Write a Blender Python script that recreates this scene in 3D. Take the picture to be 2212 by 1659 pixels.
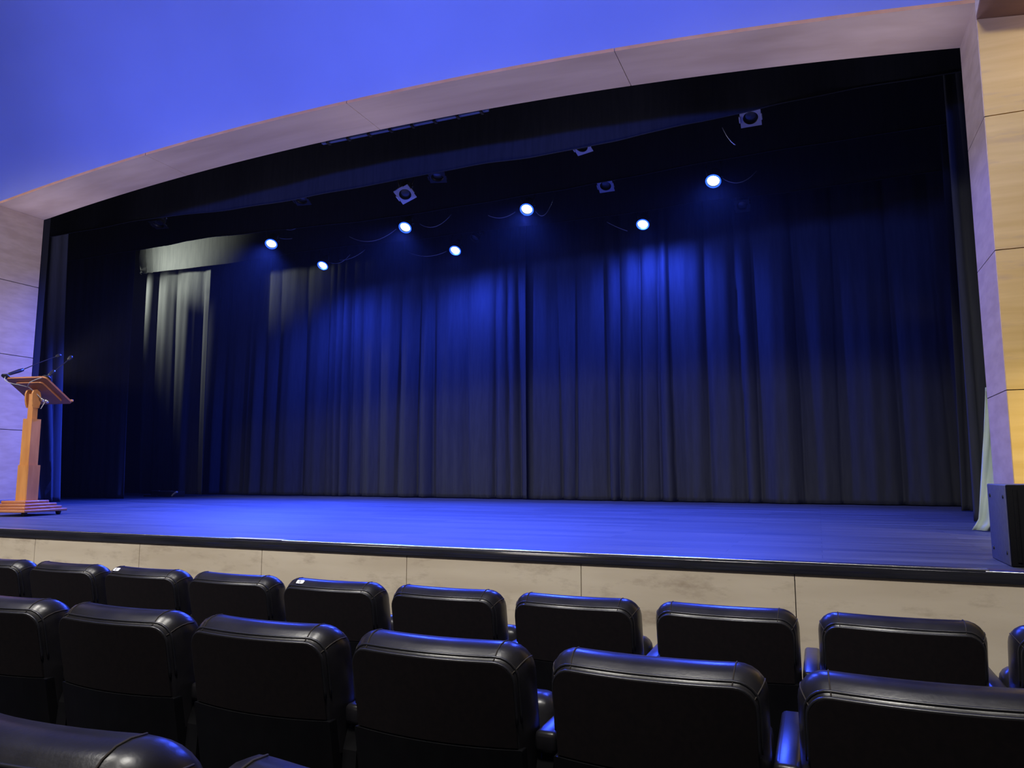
import bpy, bmesh, math, random
from mathutils import Vector, Matrix, Euler

sc = bpy.context.scene
for o in list(bpy.data.objects):
    bpy.data.objects.remove(o)
COL = sc.collection
PI = math.pi
HC = 1.35            # eye height above the front row's floor
STAGE = 0.95         # stage deck height

# ------------------------------------------------------------------ camera
cd = bpy.data.cameras.new('camera')
cam = bpy.data.objects.new('camera', cd)
COL.objects.link(cam)
sc.camera = cam
cd.sensor_fit = 'HORIZONTAL'
cd.sensor_width = 36.0
cd.lens = 36.0 * 1600.0 / 2212.0
cd.clip_start = 0.05
cd.clip_end = 200
vx = Vector((-2820 - 1106.0, 1024 - 829.5, 1600.0))
AX = -vx.normalized()
pit = math.atan2(1024 - 829.5, 1600.0)
AZ = Vector((0, -math.cos(pit), math.sin(pit)))
AZ = (AZ - AX * AZ.dot(AX)).normalized()
AY = AZ.cross(AX)
cam.matrix_world = Matrix(((AX.x, -AX.y, -AX.z, 0), (AY.x, -AY.y, -AY.z, 0), (AZ.x, -AZ.y, -AZ.z, HC), (0, 0, 0, 1)))

# ------------------------------------------------------------------ world, exposure
w = bpy.data.worlds.new('dark_hall')
sc.world = w
w.use_nodes = True
w.node_tree.nodes['Background'].inputs[0].default_value = (0.01, 0.012, 0.03, 1)
w.node_tree.nodes['Background'].inputs[1].default_value = 0.15
hz = w.node_tree.nodes.new('ShaderNodeVolumeScatter')      # thin haze added to imitate lens bloom round the lit lamps
hz.inputs['Density'].default_value = 0.0007
hz.inputs['Anisotropy'].default_value = 0.6
w.node_tree.links.new(hz.outputs[0], w.node_tree.nodes['World Output'].inputs['Volume'])
vs = sc.view_settings
vs.view_transform = 'Standard'
vs.look = 'None'
vs.exposure = 0.0
vs.gamma = 1.0
vs.use_curve_mapping = False
sc.cycles.use_denoising = True
sc.cycles.max_bounces = 6
sc.cycles.diffuse_bounces = 4
sc.cycles.sample_clamp_indirect = 6.0
sc.cycles.caustics_reflective = False
sc.cycles.caustics_refractive = False

# ------------------------------------------------------------------ house, wash and fill lights
BLUE = (0.032, 0.078, 1.0)
def lamp(name, kind, loc, target, power, color, size=0.3, angle=60, blend=0.5):
    ld = bpy.data.lights.new(name, kind)
    ld.energy = power
    ld.color = color
    if kind == 'AREA':
        ld.shape = 'DISK'
        ld.size = size
        ld.spread = math.radians(angle)
    else:
        ld.shadow_soft_size = size
        if kind == 'SPOT':
            ld.spot_size = math.radians(angle)
            ld.spot_blend = blend
    o = bpy.data.objects.new(name, ld)
    COL.objects.link(o)
    o.location = loc
    if target is not None:
        o.rotation_euler = (Vector(target) - Vector(loc)).to_track_quat('-Z', 'Y').to_euler()
    return o

# blue wash thrown from the back of the hall onto the curved ceiling over the portal
for i, x in enumerate((-10.0, -5.0, 0.0)):
    lamp('ceiling_wash_lamp', 'SPOT', (x, -5.5, 4.2), (x * 0.8, 5.6, 6.6), 2350, (0.066, 0.122, 1.0), 0.3, 55, 0.8)
# neutral house lights in the ceiling above the seats
for x, pw in ((-9.2, 1350), (-6.2, 1250), (-3.2, 1180), (-0.2, 1120), (2.4, 330)):
    lamp('house_lamp', 'SPOT', (x, -0.6, 6.95), (x, 4.3, 0.7), pw * 1.25, (1.0, 0.96, 0.88), 0.6, 80, 0.6)
# dim light from the rear of the hall
lamp('rear_lamp', 'AREA', (-4.0, -8.2, 3.2), (-4.0, 6.0, 4.0), 40, (1.0, 0.9, 0.85), 2.0, 160)
# unseen fills added behind both jambs to lift the portal soffit
for lx, ax, cone, pw in ((0.95, 0.2, 60, 90), (0.95, -3.0, 60, 130), (0.95, -8.0, 30, 900),
                         (-8.7, -8.0, 60, 90), (-8.7, -4.8, 60, 140), (-8.7, -1.5, 32, 190), (-8.7, 0.2, 30, 900)):
    lamp('soffit_fill', 'SPOT', (lx, 6.04, 2.5), (ax, 5.62, 4.85), pw * 1.08, (0.75, 0.71, 1.0), 0.10, cone, 1.0)
# flat fills without fixtures, added to brighten each jamb from the opposite one
lamp('jamb_fill', 'SPOT', (0.95, 6.04, 2.5), (-8.88, 5.25, 2.2), 900, (1.0, 0.88, 0.84), 0.10, 20, 1.0)
lamp('jamb_fill', 'SPOT', (-8.7, 6.04, 2.5), (1.13, 5.55, 2.3), 900, (1.0, 0.88, 0.80), 0.10, 18, 1.0)
# warm downlight washing the right hand wall
lamp('wall_wash', 'SPOT', (2.2, 4.4, 2.6), (1.4, 5.52, 1.0), 130, (1.0, 0.86, 0.56), 0.12, 66, 1.0)
lamp('wall_wash', 'SPOT', (1.75, 4.95, 4.0), (1.32, 5.52, 4.25), 5, (1.0, 0.80, 0.55), 0.15, 110, 1.0)  # added upward fill, lifts the shadow under the brown canopy
# pale work light in the left wing, behind the second leg curtain
lamp('left_wing_lamp', 'SPOT', (-12.6, 9.7, 5.4), (-11.25, 10.5, 4.3), 640, (0.95, 1.0, 0.78), 0.05, 62, 1.0)
lamp('left_wing_lamp', 'SPOT', (-11.1, 8.9, 4.95), (-10.75, 10.0, 5.46), 520, (0.95, 1.0, 0.76), 0.05, 92, 1.0)
# pale work light in the right wing
lamp('right_wing_lamp', 'SPOT', (3.0, 6.7, 3.2), (0.9, 6.1, 0.9), 45, (0.85, 1.0, 0.85), 0.15, 60, 0.8)


# ================================================================== helpers
def tag(o, label=None, cat=None, group=None, kind=None):
    if label: o['label'] = label
    if cat: o['category'] = cat
    if group: o['group'] = group
    if kind: o['kind'] = kind
    return o

def empty(name, loc=(0, 0, 0), rz=0.0):
    o = bpy.data.objects.new(name, None)
    o.empty_display_size = 0.1
    o.location = loc
    o.rotation_euler = (0, 0, rz)
    COL.objects.link(o)
    return o

class MB:
    """collects faces and links them as one mesh object"""
    def __init__(self):
        self.v = []; self.f = []; self.m = []; self.s = []
    def add(self, verts, faces, mi=0, smooth=False, M=None):
        b = len(self.v)
        for p in verts:
            p = Vector(p)
            self.v.append(M @ p if M is not None else p)
        for f in faces:
            self.f.append([b + i for i in f]); self.m.append(mi); self.s.append(smooth)
    def box(self, lo, hi, mi=0, bev=0.0, M=None, seg=2):
        bm = bmesh.new()
        bmesh.ops.create_cube(bm, size=1.0)
        c = [(a + b) / 2 for a, b in zip(lo, hi)]; d = [b - a for a, b in zip(lo, hi)]
        for v in bm.verts:
            v.co = Vector((c[0] + v.co.x * d[0], c[1] + v.co.y * d[1], c[2] + v.co.z * d[2]))
        if bev > 0:
            bmesh.ops.bevel(bm, geom=list(bm.edges), offset=min(bev, min(d) * 0.49), segments=seg, affect='EDGES', profile=0.5)
        self.bm(bm, mi, bev > 0, M)
    def bm(self, bm, mi=0, smooth=False, M=None):
        bm.verts.index_update()
        self.add([v.co.copy() for v in bm.verts], [[v.index for v in f.verts] for f in bm.faces], mi, smooth, M)
        bm.free()
    def lathe(self, prof, n=24, mi=0, M=None, cap=True):
        vs, fs = [], []
        for r, z in prof:
            for k in range(n):
                a = 2 * PI * k / n
                vs.append((r * math.cos(a), r * math.sin(a), z))
        for i in range(len(prof) - 1):
            for k in range(n):
                k2 = (k + 1) % n
                fs.append((i * n + k, i * n + k2, (i + 1) * n + k2, (i + 1) * n + k))
        if cap:
            fs.append(tuple(range(n))[::-1])
            fs.append(tuple((len(prof) - 1) * n + k for k in range(n)))
        self.add(vs, fs, mi, True, M)
    def tube(self, pts, r, n=8, mi=0, M=None, closed=False):
        pts = [Vector(p) for p in pts]
        N = len(pts)
        rad = r if isinstance(r, (list, tuple)) else [r] * N
        vs, fs = [], []
        prev = None
        for i, p in enumerate(pts):
            if closed:
                t = (pts[(i + 1) % N] - pts[i - 1]).normalized()
            else:
                t = (pts[min(i + 1, N - 1)] - pts[max(i - 1, 0)]).normalized()
            if prev is None:
                u = t.orthogonal().normalized()
            else:
                u = (prev - t * prev.dot(t)).normalized()
            prev = u
            b = t.cross(u)
            for k in range(n):
                a = 2 * PI * k / n
                vs.append(p + (u * math.cos(a) + b * math.sin(a)) * rad[i])
        for i in range(N if closed else N - 1):
            j = (i + 1) % N
            for k in range(n):
                k2 = (k + 1) % n
                fs.append((i * n + k, i * n + k2, j * n + k2, j * n + k))
        if not closed:
            fs.append(tuple(range(n))[::-1]); fs.append(tuple((N - 1) * n + k for k in range(n)))
        self.add(vs, fs, mi, True, M)
    def prism(self, poly, axis, a, b, mi=0, M=None):
        """poly in the two axes other than `axis`, extruded from a to b"""
        n = len(poly)
        def P(p, t):
            q = list(p); q.insert(axis, t); return q
        vs = [P(p, a) for p in poly] + [P(p, b) for p in poly]
        fs = [tuple(range(n))[::-1], tuple(range(n, 2 * n))]
        fs += [(i, (i + 1) % n, n + (i + 1) % n, n + i) for i in range(n)]
        self.add(vs, fs, mi, False, M)
    def build(self, name, mats, parent=None):
        me = bpy.data.meshes.new(name)
        me.from_pydata([tuple(p) for p in self.v], [], self.f)
        for m in (mats if isinstance(mats, (list, tuple)) else [mats]):
            me.materials.append(m)
        me.polygons.foreach_set('material_index', self.m)
        me.polygons.foreach_set('use_smooth', self.s)
        me.update()
        bm = bmesh.new(); bm.from_mesh(me)
        bmesh.ops.recalc_face_normals(bm, faces=bm.faces)
        bm.to_mesh(me); bm.free()
        o = bpy.data.objects.new(name, me)
        COL.objects.link(o)
        if parent is not None: o.parent = parent
        return o

def copy_tree(o, parent=None):
    c = o.copy(); COL.objects.link(c)
    if parent is not None: c.parent = parent
    for ch in list(o.children): copy_tree(ch, c)
    return c

def bez(p0, p1, p2, n=10):
    p0, p1, p2 = Vector(p0), Vector(p1), Vector(p2)
    return [p0 * (1 - t) ** 2 + p1 * 2 * t * (1 - t) + p2 * t * t for t in [i / n for i in range(n + 1)]]

def interp(tab, x):
    if x <= tab[0][0]: return tab[0][1]
    for (a, ya), (b, yb) in zip(tab, tab[1:]):
        if x <= b:
            t = (x - a) / (b - a); t = t * t * (3 - 2 * t) * 0.5 + t * 0.5
            return ya + (yb - ya) * t
    return tab[-1][1]

# ================================================================== materials
def mat(name, c1, c2=None, scale=(4, 4, 4), rough=0.5, metal=0.0, bump=0.0, bscale=60.0, detail=4.0, spec=0.5,
        lo=0.35, hi=0.65, emit=None, estr=0.0, sheen=0.0, coat=0.0, rvar=0.0, c3=None, stain=(2, 2, 2), slo=0.58, shi=0.72):
    m = bpy.data.materials.new(name); m.use_nodes = True
    nt = m.node_tree; N = nt.nodes; L = nt.links
    b = N['Principled BSDF']
    b.inputs['Roughness'].default_value = rough
    b.inputs['Metallic'].default_value = metal
    b.inputs['Specular IOR Level'].default_value = spec
    if sheen: b.inputs['Sheen Weight'].default_value = sheen
    if coat: b.inputs['Coat Weight'].default_value = coat
    tc = N.new('ShaderNodeTexCoord')
    mp = N.new('ShaderNodeMapping'); mp.inputs['Scale'].default_value = scale
    L.new(tc.outputs['Object'], mp.inputs['Vector'])
    nz = N.new('ShaderNodeTexNoise'); nz.inputs['Scale'].default_value = 1.0; nz.inputs['Detail'].default_value = detail
    L.new(mp.outputs[0], nz.inputs['Vector'])
    cr = N.new('ShaderNodeValToRGB')
    cr.color_ramp.elements[0].position = lo; cr.color_ramp.elements[1].position = hi
    cr.color_ramp.elements[0].color = (*c1, 1); cr.color_ramp.elements[1].color = (*(c2 or c1), 1)
    L.new(nz.outputs['Fac'], cr.inputs['Fac'])
    out = cr.outputs['Color']
    if c3 is not None:
        mp2 = N.new('ShaderNodeMapping'); mp2.inputs['Scale'].default_value = stain
        L.new(tc.outputs['Object'], mp2.inputs['Vector'])
        n2 = N.new('ShaderNodeTexNoise'); n2.inputs['Scale'].default_value = 1.0; n2.inputs['Detail'].default_value = 6.0
        n2.inputs['Roughness'].default_value = 0.7
        L.new(mp2.outputs[0], n2.inputs['Vector'])
        r2 = N.new('ShaderNodeMapRange'); r2.inputs['From Min'].default_value = slo; r2.inputs['From Max'].default_value = shi
        L.new(n2.outputs['Fac'], r2.inputs['Value'])
        mx = N.new('ShaderNodeMix'); mx.data_type = 'RGBA'
        L.new(r2.outputs[0], mx.inputs['Factor']); L.new(out, mx.inputs['A']); mx.inputs['B'].default_value = (*c3, 1)
        out = mx.outputs['Result']
    L.new(out, b.inputs['Base Color'])
    if rvar:
        r3 = N.new('ShaderNodeMapRange'); r3.inputs['To Min'].default_value = rough - rvar; r3.inputs['To Max'].default_value = rough + rvar
        L.new(nz.outputs['Fac'], r3.inputs['Value']); L.new(r3.outputs[0], b.inputs['Roughness'])
    if bump:
        n3 = N.new('ShaderNodeTexNoise'); n3.inputs['Scale'].default_value = bscale; n3.inputs['Detail'].default_value = 3
        L.new(tc.outputs['Object'], n3.inputs['Vector'])
        bp = N.new('ShaderNodeBump'); bp.inputs['Strength'].default_value = bump; bp.inputs['Distance'].default_value = 0.01
        L.new(n3.outputs['Fac'], bp.inputs['Height']); L.new(bp.outputs[0], b.inputs['Normal'])
    if emit is not None:
        b.inputs['Emission Color'].default_value = (*emit, 1); b.inputs['Emission Strength'].default_value = estr
    return m

M = {}
M['panel'] = mat('maple_veneer', (0.50, 0.37, 0.27), (0.60, 0.46, 0.35), (0.5, 5, 16), 0.5, bump=0.02, bscale=30)
M['panel_warm'] = mat('golden_veneer', (0.64, 0.41, 0.10), (0.74, 0.50, 0.155), (0.9, 4, 14), 0.45, c3=(0.50, 0.32, 0.15), stain=(1.2, 3, 9), slo=0.56, shi=0.75)
M['edge'] = mat('plywood_edge', (0.70, 0.33, 0.12), (0.78, 0.40, 0.17), (6, 6, 6), 0.6)
M['gap'] = mat('dark_joint', (0.02, 0.015, 0.012), rough=0.9)
M['brown'] = mat('brown_underside', (0.20, 0.11, 0.08), (0.25, 0.14, 0.10), (2, 8, 8), 0.6)
M['ceil'] = mat('matte_plaster', (0.78, 0.78, 0.78), (0.82, 0.82, 0.82), (1, 1, 1), 0.95)
M['wall_dark'] = mat('dark_wall', (0.06, 0.045, 0.035), (0.08, 0.06, 0.045), (2, 2, 8), 0.8)
M['carpet'] = mat('dark_carpet', (0.012, 0.011, 0.015), (0.02, 0.018, 0.024), (60, 60, 60), 0.95)
M['black_paint'] = mat('black_paint', (0.008, 0.008, 0.010), rough=0.9)
M['face'] = mat('worn_plywood', (0.44, 0.37, 0.28), (0.53, 0.46, 0.36), (1.2, 3, 7), 0.6, bump=0.03, bscale=25, c3=(0.25, 0.19, 0.135), stain=(2.6, 3, 7), slo=0.53, shi=0.78)
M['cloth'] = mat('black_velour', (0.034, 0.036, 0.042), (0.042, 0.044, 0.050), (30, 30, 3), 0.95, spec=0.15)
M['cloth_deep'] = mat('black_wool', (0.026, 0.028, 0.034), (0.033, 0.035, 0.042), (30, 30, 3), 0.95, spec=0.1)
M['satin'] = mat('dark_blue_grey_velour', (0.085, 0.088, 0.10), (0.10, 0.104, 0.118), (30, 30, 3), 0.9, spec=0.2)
M['green'] = mat('pale_green_cloth', (0.36, 0.44, 0.36), (0.46, 0.54, 0.45), (9, 9, 3), 0.9, bump=0.08, bscale=30)
M['steel'] = mat('brushed_steel', (0.42, 0.42, 0.44), (0.55, 0.55, 0.57), (2, 60, 60), 0.28, 1.0)
M['fascia'] = mat('polished_dark_strip', (0.012, 0.012, 0.016), (0.02, 0.02, 0.024), (3, 30, 30), 0.12, 0.0, spec=0.7, coat=0.3)
M['groove'] = mat('brown_groove', (0.045, 0.025, 0.016), (0.07, 0.04, 0.025), (3, 20, 20), 0.6)
M['leather'] = mat('black_leather', (0.010, 0.0095, 0.011), (0.016, 0.015, 0.017), (14, 14, 14), 0.30, bump=0.03, bscale=140, spec=0.38, rvar=0.05)
M['backcloth'] = mat('black_back_panel', (0.0060, 0.0046, 0.0052), (0.0085, 0.0062, 0.0066), (80, 80, 80), 0.85, spec=0.12)
M['piping'] = mat('leather_piping', (0.012, 0.012, 0.014), rough=0.32, spec=0.6)
M['plastic'] = mat('black_plastic', (0.008, 0.008, 0.010), (0.011, 0.011, 0.013), (20, 20, 20), 0.5)
M['shell'] = mat('black_seat_shell', (0.0030, 0.0030, 0.0036), (0.0044, 0.0044, 0.0050), (20, 20, 20), 0.55, spec=0.12)
M['tag'] = mat('white_tag', (0.75, 0.75, 0.78), rough=0.4)
M['oak'] = mat('orange_oak', (0.50, 0.20, 0.055), (0.62, 0.28, 0.085), (16, 16, 3), 0.38, coat=0.2)
M['walnut'] = mat('red_brown_wood', (0.36, 0.13, 0.05), (0.45, 0.18, 0.075), (4, 14, 14), 0.38, coat=0.2)
M['metal_dark'] = mat('dark_metal', (0.05, 0.05, 0.055), (0.07, 0.07, 0.075), (20, 20, 20), 0.4, 0.8)
M['frame'] = mat('grey_gel_frame', (0.50, 0.50, 0.55), (0.58, 0.58, 0.62), (10, 10, 10), 0.45, 0.2)
M['glass'] = mat('lens_glass', (0.03, 0.034, 0.045), (0.05, 0.054, 0.065), (6, 6, 6), 0.15, 0.0, spec=0.8)
M['can'] = mat('black_lamp_can', (0.012, 0.012, 0.014), (0.018, 0.018, 0.02), (10, 10, 10), 0.45, 0.2)
M['wire'] = mat('steel_wire', (0.5, 0.5, 0.52), rough=0.35, metal=0.7)
M['lit'] = mat('lit_lens', (0.8, 0.85, 1.0), emit=(0.55, 0.75, 1.0), estr=26.0)
M['bloom_ring'] = mat('blue_bloom_ring', (0.05, 0.08, 0.3), emit=(0.02, 0.09, 1.0), estr=2.5)  # emission imitates the blue bloom round a lit lens
M['silver'] = mat('silver_plug', (0.7, 0.7, 0.72), rough=0.25, metal=0.9)
M['grille'] = mat('speaker_grille', (0.0025, 0.0025, 0.003), (0.006, 0.006, 0.0065), (220, 220, 220), 0.8, spec=0.1)
M['cabinet'] = mat('speaker_paint', (0.10, 0.10, 0.115), (0.13, 0.13, 0.145), (40, 40, 40), 0.55, bump=0.1, bscale=200)
M['tape'] = mat('pale_tape', (0.6, 0.6, 0.55), rough=0.5)
M['rail'] = mat('blue_lit_rail', (0.10, 0.14, 0.34), (0.13, 0.17, 0.40), (3, 9, 9), 0.5)  # blue light falling on the rail is put into its base colour
M['grey_strap'] = mat('grey_strap', (0.35, 0.36, 0.36), (0.5, 0.5, 0.5), (40, 40, 5), 0.8)

# stage boards: dark laminate strips laid across the stage
def deck_material():
    m = bpy.data.materials.new('stage_boards'); m.use_nodes = True
    nt = m.node_tree; N = nt.nodes; L = nt.links
    b = N['Principled BSDF']
    tc = N.new('ShaderNodeTexCoord')
    mp = N.new('ShaderNodeMapping')
    L.new(tc.outputs['Object'], mp.inputs['Vector'])
    br = N.new('ShaderNodeTexBrick')
    br.inputs['Scale'].default_value = 1.0
    br.inputs['Brick Width'].default_value = 1.25
    br.inputs['Row Height'].default_value = 0.135
    br.inputs['Mortar Size'].default_value = 0.0025
    br.inputs['Mortar Smooth'].default_value = 0.2
    br.inputs['Color1'].default_value = (0.040, 0.042, 0.050, 1)
    br.inputs['Color2'].default_value = (0.070, 0.073, 0.085, 1)
    br.inputs['Mortar'].default_value = (0.024, 0.024, 0.028, 1)
    br.offset = 0.37
    L.new(mp.outputs[0], br.inputs['Vector'])
    mp2 = N.new('ShaderNodeMapping'); mp2.inputs['Scale'].default_value = (0.9, 22, 1)
    L.new(tc.outputs['Object'], mp2.inputs['Vector'])
    nz = N.new('ShaderNodeTexNoise'); nz.inputs['Scale'].default_value = 1.0; nz.inputs['Detail'].default_value = 5; nz.inputs['Roughness'].default_value = 0.65
    L.new(mp2.outputs[0], nz.inputs['Vector'])
    mr = N.new('ShaderNodeMapRange'); mr.inputs['From Min'].default_value = 0.25; mr.inputs['From Max'].default_value = 0.75
    mr.inputs['To Min'].default_value = 0.40; mr.inputs['To Max'].default_value = 1.65
    L.new(nz.outputs['Fac'], mr.inputs['Value'])
    mx = N.new('ShaderNodeVectorMath'); mx.operation = 'SCALE'
    L.new(br.outputs['Color'], mx.inputs[0]); L.new(mr.outputs[0], mx.inputs['Scale'])
    L.new(mx.outputs[0], b.inputs['Base Color'])
    r = N.new('ShaderNodeMapRange'); r.inputs['To Min'].default_value = 0.42; r.inputs['To Max'].default_value = 0.62
    L.new(nz.outputs['Fac'], r.inputs['Value']); L.new(r.outputs[0], b.inputs['Roughness'])
    b.inputs['Specular IOR Level'].default_value = 0.35
    bp = N.new('ShaderNodeBump'); bp.inputs['Strength'].default_value = 0.12; bp.inputs['Distance'].default_value = 0.004
    L.new(nz.outputs['Fac'], bp.inputs['Height']); L.new(bp.outputs[0], b.inputs['Normal'])
    return m
M['deck'] = deck_material()

# ================================================================== the setting
def struct(o):
    o['kind'] = 'structure'
    return o

XL, XR = -8.88, 1.13          # faces of the two jambs
Y0, Y1 = 5.52, 6.10           # front and back of the portal
def arch(x):                  # underside of the portal, world z
    c = (XL + XR) / 2; h = (XR - XL) / 2
    return HC + 3.175 + 0.29 * (1 - min(1.0, abs((x - c) / h)) ** 2.1)

# auditorium floor (gently raked) and stage deck
mb = MB()
mb.add([(-12.5, -9, 0.55), (4, -9, 0.55), (4, 2.2, 0.0), (-12.5, 2.2, 0.0), (4, 3.66, 0.0), (-12.5, 3.66, 0.0)], [(0, 1, 2, 3), (3, 2, 4, 5)])
struct(mb.build('floor', M['carpet']))
mb = MB()
mb.box((-14, 3.70, 0.80), (4, 12.6, STAGE))
struct(mb.build('floor_stage', M['deck']))

# stage face: plywood panels one metre wide with fine joints
mb = MB()
mb.box((-12.5, 3.66, 0.0), (4, 3.70, 0.87), 1)
x = -12.12
while x < 4:
    mb.box((x + 0.002, 3.637, 0.0), (min(x + 1.0, 4) - 0.002, 3.662, 0.905), 0)
    x += 1.0
struct(mb.build('wall_front', [M['face'], M['gap']]))
# nosing of the stage edge: dark polished strip, groove and steel cover strip
mb = MB()
mb.box((-12.5, 3.628, 0.903), (4, 3.66, 0.948), 0, 0.003)
mb.box((-12.5, 3.655, 0.90), (4, 3.745, 0.9515), 1)
struct(mb.build('trim_1', [M['fascia'], M['groove']]))
mb = MB()
mb.box((-12.5, 3.634, 0.9475), (0.635, 3.692, 0.9590), 0, 0.003)
mb.box((0.62, 3.630, 0.9470), (4, 3.680, 0.9530), 0, 0.002)
struct(mb.build('trim_2', M['steel']))

# left jamb (wall panels with dark joints) and its blue-lit skirting
JO = [HC + v for v in (-0.40, 0.525, 1.417, 2.302, 3.18)]
mb = MB()
mb.box((XL - 0.10, 5.0, STAGE), (XL - 0.012, Y1 - 0.01, HC + 3.16), 1)
for a, b in zip(JO, JO[1:]):
    mb.box((XL - 0.03, 5.0, a + 0.004), (XL, Y1, b - 0.004), 0)
struct(mb.build('wall_left', [M['panel'], M['gap']]))
mb = MB()
mb.box((XL, 5.0, STAGE), (XL + 0.018, Y1, STAGE + 0.098), 0, 0.003)
struct(mb.build('baseboard_left', M['cabinet']))
# wall on the audience side left of the portal
mb = MB()
mb.box((-12.5, 5.0, 0.0), (XL - 0.03, 5.06, HC + 3.17), 1)
for a, b in zip(JO, JO[1:]):
    mb.box((-12.5, 4.975, a + 0.004), (XL, 5.0, b - 0.004), 0)
struct(mb.build('wall_left_front', [M['panel'], M['gap']]))

# right jamb and right front wall
mb = MB()
JR = [HC + v for v in (-0.40, 0.53, 1.445, 2.36, 3.2)]
mb.box((XR + 0.012, Y0 + 0.02, STAGE), (XR + 0.10, Y1 - 0.01, HC + 3.25), 1)
for a, b in zip(JR, JR[1:]):
    mb.box((XR, Y0 + 0.005, a + (0.003 if a > STAGE + 0.1 else 0)), (XR + 0.03, Y1, b - 0.003), 0)
struct(mb.build('wall_right', [M['panel'], M['gap']]))
mb = MB()
mb.box((XR + 0.03, Y0 + 0.03, STAGE), (4.0, Y0 + 0.08, HC + 3.05), 1)
for a, b in zip(JR, JR[1:4] + [HC + 3.055]):
    mb.box((XR + 0.004, Y0, a + 0.003), (4.0, Y0 + 0.03, b - 0.003), 0)
struct(mb.build('wall_right_front', [M['panel_warm'], M['gap']]))
# brown canopy over the right front wall
mb = MB()
zc = HC + 3.053
mb.add([(1.135, 5.56, zc), (4.0, 5.56, zc - 0.36), (4.0, 5.27, zc - 0.36), (1.114, 5.27, zc),
        (1.135, 5.56, zc + 0.03), (4.0, 5.56, zc + 0.03), (4.0, 5.27, zc + 0.03), (1.114, 5.27, zc + 0.03)],
       [(0, 1, 2, 3), (7, 6, 5, 4), (0, 4, 5, 1), (1, 5, 6, 2), (2, 6, 7, 3), (3, 7, 4, 0)])
struct(mb.build('trim_3', M['brown']))

# arched portal soffit, four veneer panels with fine joints, ply edge to the front
mb = MB()
PX = [XL - 0.03, -6.51, -3.95, -1.37, XR + 0.004]
for a, b in zip(PX, PX[1:]):
    n = 16
    a2, b2 = a + 0.003, b - 0.003
    xs = [a2 + (b2 - a2) * i / n for i in range(n + 1)]
    vs, fs, fe = [], [], []
    for xx in xs:
        z = arch(xx)
        vs += [(xx, Y0, z), (xx, Y1, z), (xx, Y1, z + 0.028), (xx, Y0, z + 0.028)]
    for i in range(n):
        p, q = i * 4, i * 4 + 4
        fs += [(p, q, q + 1, p + 1), (p + 1, q + 1, q + 2, p + 2), (p + 2, q + 2, q + 3, p + 3)]
        fe += [(p + 3, q + 3, q, p)]
    fs += [(0, 1, 2, 3), (n * 4, n * 4 + 3, n * 4 + 2, n * 4 + 1)]
    mb.add(vs, fs, 0, False)
    mb.add(vs, fe, 2, False)
xs = [XL - 0.1 + (XR + 0.2 - XL) * i / 40 for i in range(41)]
vs, fs = [], []
for xx in xs:
    z = arch(xx) + 0.018
    vs += [(xx, Y0 + 0.18, z), (xx, Y1 - 0.01, z), (xx, Y1 - 0.01, z + 0.04), (xx, Y0 + 0.18, z + 0.04)]
for i in range(40):
    p, q = i * 4, i * 4 + 4
    fs += [(p, q, q + 1, p + 1), (p + 1, q + 1, q + 2, p + 2), (p + 2, q + 2, q + 3, p + 3), (p + 3, q + 3, q, p)]
mb.add(vs, fs, 1)
po = mb.build('trim_4', [M['panel'], M['gap'], M['edge']])
struct(po)

# ceiling: curves up from behind the portal and runs back over the hall
prof = [(6.16, 4.9), (6.15, 5.3), (6.08, 5.7), (5.90, 6.12), (5.60, 6.48), (5.15, 6.78), (4.5, 6.98), (3.6, 7.08), (2.4, 7.12), (0, 7.12), (-9, 7.12)]
fine = []
for (a, b), (c, d) in zip(prof, prof[1:]):
    for i in range(4): fine.append((a + (c - a) * i / 4, b + (d - b) * i / 4))
fine.append(prof[-1])
for _ in range(3):
    fine = [fine[0]] + [((p[0] + 2 * q[0] + r[0]) / 4, (p[1] + 2 * q[1] + r[1]) / 4) for p, q, r in zip(fine, fine[1:], fine[2:])] + [fine[-1]]
mb = MB()
vs, fs = [], []
NC = 48
for y, z in fine:
    k = max(0.0, 1 - (z - 4.9) / 1.6) ** 1.5
    for i in range(NC + 1):
        xx = -12.5 + 16.5 * i / NC
        vs.append((xx, y, z + k * (arch(xx) + 0.14 - 4.9)))
for j in range(len(fine) - 1):
    for i in range(NC):
        p = j * (NC + 1) + i
        fs.append((p, p + 1, p + NC + 2, p + NC + 1))
mb.add(vs, fs, 0, True)
struct(mb.build('ceiling', M['ceil']))
# hall side and back walls, stage house walls and grid
mb = MB()
mb.box((4.0, -9, 0), (4.1, 6.2, 7.2)); struct(mb.build('wall_hall_right', M['wall_dark']))
mb = MB(); mb.box((-12.6, -9, 0), (-12.5, 6.2, 7.2)); struct(mb.build('wall_hall_left', M['wall_dark']))
mb = MB(); mb.box((-12.6, -9.1, 0), (4.1, -9.0, 7.2)); struct(mb.build('wall_back', M['wall_dark']))
mb = MB()
mb.box((-14, 12.5, STAGE), (4, 12.6, 7.2)); struct(mb.build('wall_stage_back', M['black_paint']))
mb = MB(); mb.box((-14.1, 6.2, STAGE), (-14, 12.6, 7.2)); struct(mb.build('wall_stage_left', M['black_paint']))
mb = MB(); mb.box((4.0, 6.2, STAGE), (4.1, 12.6, 7.2)); struct(mb.build('wall_stage_right', M['black_paint']))
mb = MB(); mb.box((-14, 6.17, 7.1), (4, 12.6, 7.2)); struct(mb.build('ceiling_stage', M['black_paint']))
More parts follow.
